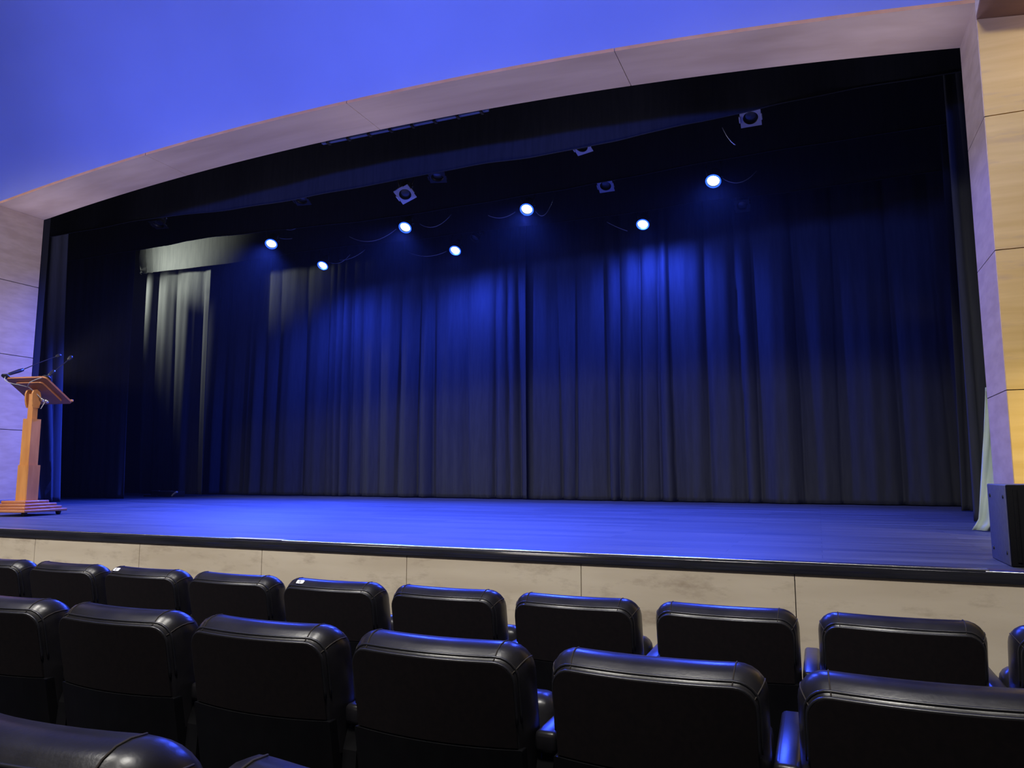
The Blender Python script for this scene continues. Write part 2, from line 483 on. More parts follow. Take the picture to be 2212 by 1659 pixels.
# black header that closes the stage house above the portal, and returns beside it
mb = MB()
n = 40; vs, fs = [], []
for i in range(n + 1):
    xx = -12.5 + 16.5 * i / n
    z = arch(xx) + 0.03
    vs += [(xx, 6.07, z), (xx, 6.07, z + 0.10), (xx, 6.19, z + 0.12), (xx, 6.19, 7.09), (xx, 6.22, 7.09), (xx, 6.22, z + 0.10), (xx, 6.095, z + 0.08), (xx, 6.095, z)]
for i in range(n):
    p, q = i * 8, i * 8 + 8
    for k in range(8): fs.append((p + k, p + (k + 1) % 8, q + (k + 1) % 8, q + k))
mb.add(vs, fs)
mb.box((-14, 6.12, STAGE), (XL - 0.02, 6.2, 4.62))
mb.box((XR + 0.02, 6.12, STAGE), (4.0, 6.2, 4.62))
struct(mb.build('wall_header', M['black_paint']))

# ================================================================== stage cloths
def solid(o, t=0.006):
    md = o.modifiers.new('thickness', 'SOLIDIFY'); md.thickness = t; md.offset = 0

def drape(name, x0, x1, yf, z0, z1, seed, wmin, wmax, amp, m, dx=0.018, nz=30, flare=(0, 0), hem=0.14, topamp=0.5, zb=None, turn=None):
    """hanging cloth with rounded folds and sharp valleys; flare shifts the two side edges at the foot"""
    rnd = random.Random(seed)
    edges = [x0 - 0.1]
    while edges[-1] < x1 + 0.1: edges.append(edges[-1] + rnd.uniform(wmin, wmax) * (0.55 if rnd.random() < 0.3 else 1.0))
    amps = [rnd.uniform(0.45, 1.0) for _ in edges]
    skew = [rnd.uniform(0.75, 1.5) for _ in edges]
    drift = [rnd.uniform(-0.5, 0.5) for _ in edges]
    ph = [rnd.uniform(0, 6.28) for _ in range(6)]
    n = max(6, int((x1 - x0) / dx))
    vs, fs = [], []
    for j in range(nz + 1):
        t = (j / nz) ** 1.25              # 0 at the foot
        for i in range(n + 1):
            s = i / n
            xx = x0 + (x1 - x0) * s
            zz0 = z0 if zb is None else zb(xx)
            z = zz0 + (z1 - zz0) * t
            d = 1 - t
            xw = xx + 0.035 * math.sin(xx * 2.3 + ph[0] + 1.6 * d) * (d - 0.5) + 0.012 * math.sin(xx * 7 + ph[1] + 3 * d)
            k = 0
            while k < len(edges) - 2 and edges[k + 1] + 0.10 * drift[k + 1] * d < xw: k += 1
            ea = edges[k] + 0.10 * drift[k] * d; eb = edges[k + 1] + 0.10 * drift[k + 1] * d
            u = min(1, max(0, (xw - ea) / (eb - ea))) ** skew[k]
            a = amp * amps[k] * (topamp + (1 - topamp) * min(1, d * 1.4))
            y = -a * max(0.0, math.sin(PI * u)) ** 0.62
            y += 0.010 * math.sin(xx * 31 + ph[2] + 1.2 * d) * (0.4 + 0.6 * d)
            if z - z0 < hem * 1.6:
                e = 1 - (z - z0) / (hem * 1.6)
                y += 0.012 * e * math.sin(xx * 52 + ph[3]) * (0.5 + 0.5 * math.sin(xx * 5 + ph[4]))
            if abs(z - z0 - hem) < 0.012: y -= 0.004
            xo = xx + flare[0] * d ** 2 * (1 - s) + flare[1] * d ** 2 * s
            if turn is not None and xo > turn:      # the last stretch is turned back upstage
                e = xo - turn
                c = min(1.0, e / 0.10)
                vs.append((turn + 0.5 * min(e, 0.10) - y * c + flare[1] * d ** 2 * 0.5, yf(xx) + y * (1 - c) + max(0, e - 0.04), z))
            else:
                vs.append((xo, yf(xx) + y, z))
    for j in range(nz):
        for i in range(n):
            p = j * (n + 1) + i
            fs.append((p, p + 1, p + n + 2, p + n + 1))
    mb = MB(); mb.add(vs, fs, 0, True)
    o = mb.build(name, m)
    solid(o)
    return o

backy = lambda x: 10.72 + 0.075 * (1.3 - x) if x > -9 else 10.72 + 0.075 * 10.3
tag(drape('back_curtain', -12.6, -4.272, lambda x: backy(x) - 0.045 * max(0.0, 1 - (-4.272 - x) / 0.12), STAGE + 0.015, 6.2, 11, 0.22, 0.66, 0.22, M['cloth'], nz=34, flare=(0, 0.02)),
    'left half of the black back curtain, overlapping at the centre split', 'curtain', 'pleated curtains at the back of the stage')
tag(drape('back_curtain', -4.300, 1.85, lambda x: backy(x) + 0.03, STAGE + 0.012, 6.2, 23, 0.22, 0.66, 0.22, M['cloth'], nz=34),
    'right half of the black back curtain, from the centre split to the right leg curtains', 'curtain', 'pleated curtains at the back of the stage')
# side legs
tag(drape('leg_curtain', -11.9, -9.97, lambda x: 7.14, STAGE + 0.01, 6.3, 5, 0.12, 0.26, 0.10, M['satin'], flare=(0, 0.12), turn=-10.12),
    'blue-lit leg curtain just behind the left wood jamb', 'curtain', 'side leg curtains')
tag(drape('leg_curtain', -13.4, -10.32, lambda x: 8.7, STAGE + 0.01, 6.3, 8, 0.5, 0.9, 0.10, M['cloth'], flare=(0, 0.10)),
    'wide dark leg curtain between the blue-lit leg and the pale-lit leg', 'curtain', 'side leg curtains')
tag(drape('leg_curtain', -12.05, -10.40, lambda x: 10.52, STAGE + 0.03, 6.3, 37, 0.30, 0.7, 0.20, M['cloth'], flare=(0.15, 0.08), topamp=0.7),
    'grey leg curtain lit pale from above, hanging left of the back curtain', 'curtain', 'side leg curtains')
tag(drape('leg_curtain', 1.20, 2.5, lambda x: 7.3, STAGE + 0.01, 6.3, 41, 0.2, 0.4, 0.08, M['cloth'], flare=(-0.02, 0)),
    'dark leg curtain just behind the right wood jamb', 'curtain', 'side leg curtains')
tag(drape('leg_curtain', 1.46, 3.0, lambda x: 9.3, STAGE + 0.01, 6.3, 43, 0.2, 0.4, 0.08, M['cloth'], flare=(-0.06, 0)),
    'narrow dark leg curtain between the right back curtain and the right front leg', 'curtain', 'side leg curtains')

# overhead borders with the wavy lower edges seen in the photo
def border(name, pts, y, ztop, x0, x1, m, seed, amp=0.02):
    rnd = random.Random(seed); ph = [rnd.uniform(0, 6.28) for _ in range(4)]
    n = int((x1 - x0) / 0.05); nz = 10
    vs, fs = [], []
    for j in range(nz + 1):
        t = j / nz
        for i in range(n + 1):
            xx = x0 + (x1 - x0) * i / n
            zb = HC + interp(pts, xx)
            z = zb + (ztop - zb) * t ** 1.3
            yy = y + amp * math.sin(xx * 1.9 + ph[0]) + 0.4 * amp * math.sin(xx * 6.1 + ph[1]) * (1 - t)
            edge = max(0.0, 1 - (xx - x0) / 0.5)
            yy += 0.05 * edge * math.sin(xx * 40 + 6 * t)
            vs.append((xx, yy, z))
    for j in range(nz):
        for i in range(n):
            p = j * (n + 1) + i
            fs.append((p, p + 1, p + n + 2, p + n + 1))
    mb = MB(); mb.add(vs, fs, 0, True)
    # stitched hem along the foot
    mb.tube([(vs[i][0], vs[i][1] - 0.004, vs[i][2] + 0.004) for i in range(0, n + 1)], 0.007, 6)
    o = mb.build(name, m)
    return o
B1 = [(-11, 3.34), (-8.18, 3.327), (-6.6, 3.273), (-5.62, 3.261), (-4.93, 3.261), (-4.34, 3.264), (-3.69, 3.292), (-3.13, 3.30), (-2.6, 3.283), (-2.1, 3.277), (-1.76, 3.286), (-1.39, 3.306), (-0.94, 3.327), (-0.52, 3.352), (-0.11, 3.381), (0.47, 3.408), (1.0, 3.379), (2.5, 3.36)]
B2 = [(-11, 3.56), (-9.9, 3.566), (-9.33, 3.574), (-8.94, 3.602), (-8.48, 3.596), (-7.5, 3.545), (-6.34, 3.507), (-5.56, 3.485), (-4.48, 3.468), (-3.75, 3.476), (-2.86, 3.499), (-2.27, 3.521), (-1.43, 3.544), (-0.96, 3.556), (0.54, 3.577), (2.5, 3.59)]
B3 = [(-11.75, 3.766), (-10.6, 3.756), (-9.3, 3.743), (-7.34, 3.763), (-5.7, 3.698), (-4.46, 3.698), (-3.4, 3.677), (-2.5, 3.666), (-1.9, 3.665), (-1.4, 3.693), (-0.2, 3.667), (2.5, 3.66)]
tag(border('border_curtain', B1, 6.9, 5.9, -12.0, 2.6, M['cloth_deep'], 1), 'front black border cloth hanging right behind the arched portal', 'curtain', 'overhead border cloths')
tag(border('border_curtain', B2, 8.4, 6.2, -12.6, 2.8, M['cloth'], 2), 'middle black border cloth, above the nearer row of four lit lamps', 'curtain', 'overhead border cloths')
tag(border('border_curtain', B3, 10.0, 6.2, -11.72, 2.8, M['cloth'], 3, 0.015), 'rear border cloth, lit pale grey at its left end', 'curtain', 'overhead border cloths')

# pale green cloth bunched on the floor behind the right jamb
def green_cloth():
    n, nz = 44, 26
    vs, fs = [], []
    for j in range(nz + 1):
        t = j / nz; z = STAGE + 0.006 + 1.02 * t
        d = 1 - t
        xl = 1.155 - 0.13 * d ** 1.15 - 0.035 * max(0, 1 - t / 0.07)
        for i in range(n + 1):
            s = i / n
            xx = xl + (1.48 - xl) * s
            y = 6.26 - 0.10 * d * (1 - s) + 0.03 * math.sin(s * 17 + 2 * d) * (0.3 + d) + 0.014 * math.sin(s * 41 + 5 * d)
            vs.append((xx, y, z))
    for j in range(nz):
        for i in range(n):
            p = j * (n + 1) + i
            tj, si = (j + .5) / nz, (i + .5) / n
            if abs(si - 0.20 - 0.55 * (tj - 0.24)) < 0.05 * (1 - abs(tj - 0.24) / 0.09): continue   # torn slit
            fs.append((p, p + 1, p + n + 2, p + n + 1))
    mb = MB(); mb.add(vs, fs, 0, True)
    o = mb.build('draped_cloth', M['green']); solid(o)
    return o
tag(green_cloth(), 'pale green cloth bunched on the stage floor beside the right jamb', 'cloth')

# curtain rail seen between the portal and the front border
tr = empty('curtain_track', (-3.95, 6.55, HC + 3.708))
tag(tr, 'blue-lit overhead rail with dark brackets, just inside the portal top', 'rail')
mb = MB(); mb.box((-1.05, -0.02, -0.022), (1.0, 0.02, 0.08), 0, 0.004)
mb.build('rail', M['rail'], tr)
for k in range(8):
    mb = MB(); mb.box((-0.98 + k * 0.27, -0.035, -0.034), (-0.95 + k * 0.27, 0.035, 0.16), 0, 0.004)
    mb.box((-0.975 + k * 0.27, -0.01, 0.16), (-0.945 + k * 0.27, 0.01, 1.98 + 0.06))
    mb.build('bracket', M['black_paint'], tr)

# ================================================================== stage lamps
def batten(y, z, x0, x1, label):
    o = empty('lighting_pipe', ((x0 + x1) / 2, y, z))
    tag(o, label, 'pipe', 'lamp pipes behind the borders')
    h = (x1 - x0) / 2
    mb = MB(); mb.tube([(-h, 0, 0), (h, 0, 0)], 0.025, 12); mb.build('pipe', M['metal_dark'], o)
    for s in (-0.8, -0.3, 0.3, 0.8):
        mb = MB(); mb.tube([(s * h, 0, 0), (s * h, 0, 7.1 - z)], 0.004, 6); mb.build('hanging_wire', M['wire'], o)
    return o
PZ = {1: HC + 3.92, 2: HC + 3.98, 3: HC + 4.05}
PYs = {1: 7.42, 2: 9.02, 3: 10.36}
batten(PYs[1], PZ[1], -11, 2.2, 'dark lamp pipe hidden behind the front border')
batten(PYs[2], PZ[2], -11, 2.2, 'dark lamp pipe behind the middle border, carrying four lit lamps')
batten(PYs[3], PZ[3], -11, 2.2, 'dark lamp pipe behind the rear border, nearest the back curtain')

def lamp_unit(px, row, lens_z, tilt, yaw, lit, label, group, frame=True, cable=None, roll=0.0):
    """lamp can hung from the pipe by a yoke; its axis points down by `tilt` and to the hall"""
    py = PYs[row]; pz = PZ[row]
    root = empty('stage_lamp', (px, py, pz))
    tag(root, label, 'stage lamp', group)
    # head frame: local -Z is the beam axis
    piv = Vector((0, 0, (HC + lens_z) - pz + 0.09))
    R = Matrix.Translation(piv) @ Matrix.Rotation(yaw, 4, 'Z') @ Matrix.Rotation(-(PI / 2 - tilt), 4, 'X') @ Matrix.Rotation(roll, 4, 'Z') @ Matrix.Scale(0.74, 4)
    mb = MB()
    mb.lathe([(0.055, 0.20), (0.075, 0.17), (0.098, 0.10), (0.103, 0.0), (0.108, -0.10), (0.112, -0.135), (0.100, -0.135), (0.097, -0.10)], 28, M=R, cap=False)
    mb.lathe([(0.0, 0.202), (0.055, 0.20)], 28, M=R, cap=False)
    for k in range(5):
        mb.lathe([(0.106, 0.085 - k * 0.03), (0.113, 0.08 - k * 0.03), (0.113, 0.074 - k * 0.03), (0.106, 0.07 - k * 0.03)], 28, M=R, cap=False)
    mb.build('lamp_can', M['can'], root)
    mb = MB()
    mb.lathe([(0.0, -0.118), (0.05, -0.113), (0.085, -0.104), (0.0965, -0.095)], 28, M=R, cap=False)
    mb.build('lens', M['lit'] if lit else M['glass'], root)
    if lit:  # added glowing ring in place of the lens bloom
        mb = MB()
        mb.lathe([(0.099, -0.120), (0.104, -0.137), (0.122, -0.139), (0.127, -0.130), (0.120, -0.118)], 28, M=R, cap=False)
        mb.build('lens_bloom_ring', M['bloom_ring'], root)
    mb = MB()
    hw = 0.128 * 0.74
    pts = [R @ Vector((-hw, 0, 0)), piv + Vector((-hw * math.cos(yaw), -hw * math.sin(yaw), 0.13)), Vector((-0.05, 0, -0.06)), Vector((0.05, 0, -0.06)), piv + Vector((hw * math.cos(yaw), hw * math.sin(yaw), 0.13)), R @ Vector((hw, 0, 0))]
    mb.tube(pts, 0.010, 8)
    for s in (-1, 1): mb.tube([R @ Vector((s * 0.10, 0, 0)), R @ Vector((s * 0.145, 0, 0))], 0.018, 10)
    mb.build('yoke', M['metal_dark'], root)
    mb = MB(); mb.box((-0.025, -0.035, -0.065), (0.025, 0.035, 0.035), 0, 0.006); mb.tube([(0, 0, -0.09), (0, 0, -0.05)], 0.012, 8)
    mb.build('clamp', M['metal_dark'], root)
    if frame:
        mb = MB()
        # square gel frame with a round opening
        n = 32; s = 0.135; vs, fs = [], []
        for z in (-0.142, -0.147):
            for k in range(n):
                a = 2 * PI * k / n
                c, q = math.cos(a), math.sin(a)
                e = s / max(abs(c), abs(q))
                vs.append((0.098 * c, 0.098 * q, z)); vs.append((e * c, e * q, z))
        for k in range(n):
            k2 = (k + 1) % n
            fs += [(2 * k, 2 * k2, 2 * k2 + 1, 2 * k + 1), (2 * n + 2 * k, 2 * n + 2 * k + 1, 2 * n + 2 * k2 + 1, 2 * n + 2 * k2),
                   (2 * k + 1, 2 * k2 + 1, 2 * n + 2 * k2 + 1, 2 * n + 2 * k + 1), (2 * k, 2 * n + 2 * k, 2 * n + 2 * k2, 2 * k2)]
        mb.add(vs, fs, 0, False, R)
        for ang in (0, PI / 2, -PI / 2):
            Q = R @ Matrix.Rotation(ang, 4, 'Z')
            mb.box((-0.05, -0.15, -0.158), (0.05, -0.128, -0.134), 0, 0.003, Q)
        mb.build('gel_frame', M['frame'] if frame is True else M['can'], root)
    if cable:
        for (dx0, dz0, dx1, dz1, sag) in cable:
            mb = MB()
            a = Vector((dx0, 0.02, dz0)); b = Vector((dx1, 0.04, dz1)); mid = (a + b) / 2 + Vector((0, 0, -sag))
            mb.tube(bez(a, mid, b, 12), 0.005, 6)
            mb.build('cable', M['wire'], root)
    if lit:
        p = root.location + (R @ Vector((0, 0, -0.16)))
        d = Vector((0.05, -math.cos(LIT_TILT[row]), -math.sin(LIT_TILT[row])))
        l = lamp('stage_lamp_light_%d' % row, 'SPOT', p, p + d, LIT_POWER[row] * (2.1 if px < -7 and row == 2 else 0.7 if px > -1.5 else 0.95), BLUE, 0.08, LIT_ANGLE[row], 0.85)
    return root
LIT_POWER = {2: 2300, 3: 720}
LIT_ANGLE = {2: 105, 3: 160}
LIT_TILT = {2: math.radians(66), 3: math.radians(100)}
T = math.radians
GL = 'lit blue stage lamps'; GD = 'unlit stage lamps'
nearrow = [(-7.78, 3.557, 0.45, 'lit blue stage lamp, leftmost of the nearer lit four, before the pale border'),
           (-5.35, 3.509, 0.1, 'lit blue stage lamp, second from left in the nearer lit four'),
           (-3.47, 3.516, 0.1, 'lit blue stage lamp near the centre, third from left in the nearer lit four'),
           (-1.02, 3.534, -0.05, 'lit blue stage lamp, highest in the picture, rightmost of the nearer lit four')]
for k, (x, z, yaw, lab) in enumerate(nearrow):
    cab = [[(0.05, -0.03, 0.55, -0.10, 0.25), (0.12, -0.30, 0.35, -0.33, 0.02)], [(-1.0, -0.44, -0.2, -0.42, 0.25), (0.2, -0.40, 0.7, -0.32, 0.22)], [(0.1, -0.45, 0.35, -0.30, 0.3), (-0.6, -0.42, -0.2, -0.42, 0.12)], [(0.1, -0.38, 0.5, -0.34, 0.2)]][k]
    lamp_unit(x, 2, z, T(52), yaw, True, lab, GL, False, cab)
farrow = [(-7.78, 3.569, 0.1, 'lit blue stage lamp, leftmost and lowest of the three lit lamps before the back curtain'),
          (-5.22, 3.537, 0.1, 'lit blue stage lamp, middle one of the three before the back curtain'),
          (-2.185, 3.571, 0.0, 'lit blue stage lamp, rightmost of the three before the back curtain')]
for k, (x, z, yaw, lab) in enumerate(farrow):
    cab = [[(0.3, -0.38, 0.8, -0.25, 0.1), (0.1, -0.40, 0.5, -0.30, 0.15)], [(-0.9, -0.40, -0.2, -0.46, 0.15)], [(-0.55, -0.33, -0.25, -0.50, 0.02)]][k]
    lamp_unit(x, 3, z, T(54), yaw, True, lab, GL, False, cab)
lamp_unit(-4.425, 1, 3.297, T(52), 0.45, False, 'unlit stage lamp with a square blue-lit frame tilted over the second lit lamp', GD, True, [(-0.18, -0.52, -0.02, -0.40, 0.02)], T(-32))
lamp_unit(-0.461, 1, 3.516, T(60), 0.0, False, 'unlit stage lamp with square frame under the front border, high on the right', GD, True, [(-0.28, -0.42, -0.16, -0.62, 0.06)])
lamp_unit(-2.196, 1, 3.525, T(58), -0.3, False, 'unlit stage lamp half hidden by the front border above the centre', GD, True)
lamp_unit(-3.993, 1, 3.475, T(75), 0.3, False, 'dim unlit stage lamp just right of the tilted square-framed lamp', GD, 'dark')
lamp_unit(-5.945, 1, 3.475, T(75), 0.2, False, 'dim unlit stage lamp peeping under the front border, left of the tilted square-framed lamp', GD, 'dark')
lamp_unit(-8.389, 1, 3.475, T(75), 0.2, False, 'dim unlit stage lamp under the far left part of the front border', GD, 'dark')
lamp_unit(-2.374, 2, 3.70, T(60), 0.0, False, 'unlit stage lamp half hidden by the middle border, right of the centre lit lamp', GD, True)
lamp_unit(-0.80, 3, 3.66, T(55), 0.0, False, 'dark unlit stage lamp with a pale lens, right of all lamps before the back curtain', GD, 'dark')
lamp_unit(-4.85, 3, 3.70, T(55), -0.6, False, 'dark unlit round lamp just right of the middle lit lamp before the back curtain', GD, False)

# ================================================================== lectern with two microphones
S = 0.93
LR = T(10)
lz = STAGE
bz = 0.035
cp = Vector((-6.925, 4.79, 0))
off = Matrix.Rotation(LR, 3, 'Z') @ Vector((0.255, -0.255, 0))
lec = empty('lectern', (cp.x - off.x, cp.y - off.y, lz), LR)
tag(lec, 'orange wooden lectern on castors with a tilted desk and stepped column', 'lectern')
mb = MB()
z = bz
for h in (0.255, 0.222, 0.19, 0.142):
    mb.box((-h, -h, z), (h, h, z + 0.027), 0, 0.007); z += 0.027
mb.build('base', M['walnut'], lec)
zb = z
for hw, z1, ch in ((0.072, zb + 0.345, 0.025), (0.056, zb + 0.80, 0.010), (0.031, zb + 1.05, 0.005)):
    mb = MB()
    p = [(-hw + ch, -hw), (hw - ch * 0.3, -hw), (hw, -hw + ch * 0.3), (hw, hw), (-hw, hw), (-hw, -hw + ch)]
    mb.prism(p, 2, z, z1)
    mb.build('column_section', M['oak'], lec)
    z = z1
mb = MB()      # rounded fork that carries the desk
for s in (-1, 1):
    poly = [(-0.030, z - 0.14), (0.030, z - 0.14), (0.042, z - 0.09), (0.046, z - 0.03), (0.030, z + 0.02), (-0.01, z + 0.045), (-0.045, z + 0.035), (-0.060, z + 0.0), (-0.058, z - 0.06), (-0.046, z - 0.11)]
    a, b = sorted((s * 0.0312, s * 0.047))
    mb.prism(poly, 0, a, b)
mb.build('fork', M['oak'], lec)
ztop = z
tilt = T(32)
DM = Matrix.Translation((0, 0.05, ztop + 0.02)) @ Matrix.Rotation(-tilt, 4, 'X')
mb = MB()
def rplate(mb, hx, y0, y1, z0, z1, r, mi=0, M=None):
    poly = []
    for cx_, cy_, a0 in ((hx - r, y1 - r, 0), (-hx + r, y1 - r, 90), (-hx + r, y0 + r, 180), (hx - r, y0 + r, 270)):
        for k in range(7):
            a = T(a0 + 15 * k); poly.append((cx_ + r * math.cos(a), cy_ + r * math.sin(a)))
    mb.prism(poly, 2, z0, z1, mi, M)
rplate(mb, 0.235, -0.21, 0.215, 0.018, 0.036, 0.035, 0, DM)
mb.build('desk_top', M['walnut'], lec)
mb = MB(); rplate(mb, 0.16, -0.155, 0.165, 0.0, 0.018, 0.03, 0, DM)
mb.build('desk_frame', M['walnut'], lec)
mb = MB(); mb.box((-0.235, 0.192, 0.036), (0.235, 0.215, 0.060), 0, 0.008, DM)
mb.build('paper_stop', M['oak'], lec)
for sx in (-1, 1):
    for sy in (-1, 1):
        mb = MB()
        Q = Matrix.Translation((sx * 0.20, sy * 0.20, 0.018)) @ Matrix.Rotation(PI / 2, 4, 'Y')
        mb.lathe([(0.018, -0.014), (0.018, 0.014)], 16, M=Q)
        mb.box((sx * 0.20 - 0.022, sy * 0.20 - 0.014, 0.02), (sx * 0.20 + 0.022, sy * 0.20 + 0.014, bz + 0.002), 0, 0.002)
        mb.build('castor', M['plastic'], lec)
bpy.context.view_layer.update()
LMW = Matrix.Translation(lec.location) @ Matrix.Rotation(LR, 4, 'Z')

def microphone(base_l, d_handle, d_neck, label, droop):
    """base_l in desk coordinates"""
    b = LMW @ DM @ Vector(base_l)
    root = empty('gooseneck_microphone', b)
    tag(root, label, 'microphone', 'gooseneck microphones on the lectern')
    R3 = Matrix.Rotation(LR, 3, 'Z')
    up = (R3 @ (DM.to_3x3() @ Vector((0, 0, 1))))
    mb = MB()
    Q = up.to_track_quat('Z', 'Y').to_matrix().to_4x4()
    mb.lathe([(0.042, 0.0), (0.042, 0.008), (0.030, 0.018), (0.016, 0.030), (0.010, 0.034)], 20, M=Q)
    mb.build('foot', M['plastic'], root)
    p0 = up * 0.03
    h = p0 + R3 @ Vector(d_handle)
    mb = MB(); mb.tube([p0, p0.lerp(h, 0.15), p0.lerp(h, 0.8), h], [0.011, 0.015, 0.019, 0.016], 12)
    mb.build('handle', M['metal_dark'], root)
    t = h + R3 @ Vector(d_neck)
    mid = h.lerp(t, 0.55) + Vector((0, 0, droop))
    pts = bez(h, mid, t, 14)
    mb = MB(); mb.tube(pts, 0.0048, 8); mb.build('gooseneck', M['metal_dark'], root)
    e = (pts[-1] - pts[-2]).normalized()
    Q = Matrix.Translation(t) @ e.to_track_quat('Z', 'Y').to_matrix().to_4x4()
    mb = MB(); mb.lathe([(0.006, -0.015), (0.012, -0.005), (0.0175, 0.012), (0.020, 0.030), (0.0175, 0.048), (0.010, 0.058), (0.002, 0.061)], 16, M=Q)
    mb.build('windscreen', M['plastic'], root)
    return root, b
m1, b1 = microphone((-0.235, -0.215, 0.036), (0.0, 0.175, 0.075), (0.02, 0.385, 0.195), 'gooseneck microphone on the far left corner of the lectern desk, long thin neck', 0.01)
m2, b2 = microphone((0.215, -0.175, 0.036), (0.0, 0.07, 0.06), (0.0, 0.165, 0.14), 'gooseneck microphone on the right corner of the lectern desk, blue-lit neck', -0.01)
def lp(x, y, z): return DM @ Vector((x, y, z))
for pts in ([lp(-0.235, -0.22, 0.04), lp(-0.20, -0.25, -0.06), lp(-0.08, -0.17, -0.03), lp(-0.02, -0.12, -0.02)],
            [lp(0.215, -0.19, 0.04), lp(0.19, -0.23, 0.0), lp(0.08, -0.20, -0.03), lp(-0.01, -0.13, -0.02)],
            [lp(-0.01, -0.13, -0.02), lp(0.06, -0.02, -0.05), lp(0.09, 0.05, -0.09), lp(0.08, 0.06, -0.16)]):
    c = bez(pts[0], pts[1], pts[2], 8) + [pts[3]]
    mb = MB()
    mb.tube(c, 0.004, 6)
    mb.build('cable', M['grey_strap'], lec)
for k in range(2):
    mb = MB(); q = lp(0.075 + 0.03 * k, 0.03 + 0.025 * k, -0.07)
    mb.lathe([(0.004, -0.022), (0.016, -0.014), (0.018, 0.004), (0.012, 0.020), (0.003, 0.024)], 14, M=Matrix.Translation(q) @ Matrix.Rotation(1.1, 4, 'X'))
    mb.build('plug', M['silver'], lec)

# ================================================================== stage speaker, small case, tape
sp = empty('stage_speaker', (0.755, 3.84, STAGE + 0.0))
tag(sp, 'black box loudspeaker on the right end of the stage edge, side lit blue', 'speaker')
mb = MB()
mb.box((0, 0.022, 0.0), (0.62, 0.40, 0.354), 0, 0.006)
mb.build('cabinet', M['cabinet'], sp)
mb = MB(); mb.box((0.001, 0.004, 0.001), (0.619, 0.0225, 0.353), 0, 0.005); mb.box((0.024, -0.002, 0.02), (0.040, 0.005, 0.334), 0, 0.002)
mb.build('grille', M['grille'], sp)
mb = MB()
mb.lathe([(0.12, 0.0), (0.125, 0.012), (0.11, 0.012), (0.10, 0.0)], 30, M=Matrix.Translation((0.26, 0.006, 0.17)) @ Matrix.Rotation(PI / 2, 4, 'X'), cap=False)
mb.lathe([(0.0, -0.002), (0.10, 0.002)], 30, M=Matrix.Translation((0.26, 0.004, 0.17)) @ Matrix.Rotation(PI / 2, 4, 'X'), cap=False)
mb.build('woofer_ring', M['plastic'], sp)
for y, z in ((0.07, 0.055), (0.34, 0.055), (0.07, 0.30), (0.34, 0.30)):
    mb = MB(); mb.lathe([(0.009, -0.001), (0.009, 0.003), (0.005, 0.004)], 12, M=Matrix.Translation((0, y, z)) @ Matrix.Rotation(-PI / 2, 4, 'Y'))
    mb.build('side_bolt', M['plastic'], sp)

cs = empty('equipment_case', (-10.75, 10.02, STAGE))
tag(cs, 'low black equipment case with pale edges at the foot of the pale-lit leg curtain', 'case')
mb = MB(); mb.box((-0.28, -0.12, 0.0), (0.28, 0.12, 0.10), 0, 0.008); mb.box((-0.42, -0.15, 0.0), (-0.1, -0.13, 0.03), 0, 0.004)
mb.build('box', M['black_paint'], cs)
for a, b in ((-0.26, -0.08), (0.06, 0.22)):
    mb = MB(); mb.box((a, -0.125, 0.097), (b, -0.10, 0.108), 0, 0.002); mb.build('edge_strip', M['silver'], cs)
mb = MB(); mb.tube(bez((0.24, -0.13, 0.01), (0.30, -0.15, 0.07), (0.36, -0.13, 0.09), 8), 0.018, 8); mb.build('strap', M['grey_strap'], cs)

tp = MB(); tp.box((-3.36, 3.628, 0.959), (-2.98, 3.680, 0.9606), 0)
tag(tp.build('tape_strip', M['tape']), 'pale tape strip stuck on the steel stage edge left of centre', 'tape')

# ================================================================== theatre seats
PITCH = 0.54
SW = 0.482
def rrect(hx, z0, z1, r, y, n=6, foot=True):
    """rounded rectangle in x-z at depth y; foot corners rounded less"""
    pts = []
    rb = r * 0.5 if foot else 0.002
    for cx_, cz_, a0, rr in ((hx - r, z1 - r, 0, r), (-hx + r, z1 - r, 90, r), (-hx + rb, z0 + rb, 180, rb), (hx - rb, z0 + rb, 270, rb)):
        m = [0] * 0
        for k in range(n + 1):
            a = T(a0 + 90 * k / n); pts.append(Vector((cx_ + rr * math.cos(a), y, cz_ + rr * math.sin(a))))
    # subdivide the straight top and foot so the curve in plan shows
    out = []
    for i, p in enumerate(pts):
        q = pts[(i + 1) % len(pts)]
        out.append(p)
        L = (q - p).length
        if L > 0.08:
            for k in range(1, 8): out.append(p.lerp(q, k / 8))
    return out
HX = SW / 2
SI = 0.55
ZT, ZS = 0.887, 0.652          # top of the back, seam
def lean(p):
    """recline and curve in plan; local origin is the centre of the back's top rear edge line at floor level"""
    y = p.y + (ZT - p.z) * 0.20 + 0.035 * (p.x / HX) ** 2
    return Vector((p.x, y, p.z))
def loft(mb, loops, mi=0, cap0=True, cap1=True):
    n = len(loops[0]); vs = [lean(p) for l in loops for p in l]; fs = []
    for i in range(len(loops) - 1):
        for k in range(n):
            k2 = (k + 1) % n
            fs.append((i * n + k, i * n + k2, (i + 1) * n + k2, (i + 1) * n + k))
    if cap0: fs.append(tuple(range(n)))
    if cap1: fs.append(tuple((len(loops) - 1) * n + k for k in range(n)))
    mb.add(vs, fs, mi, True)

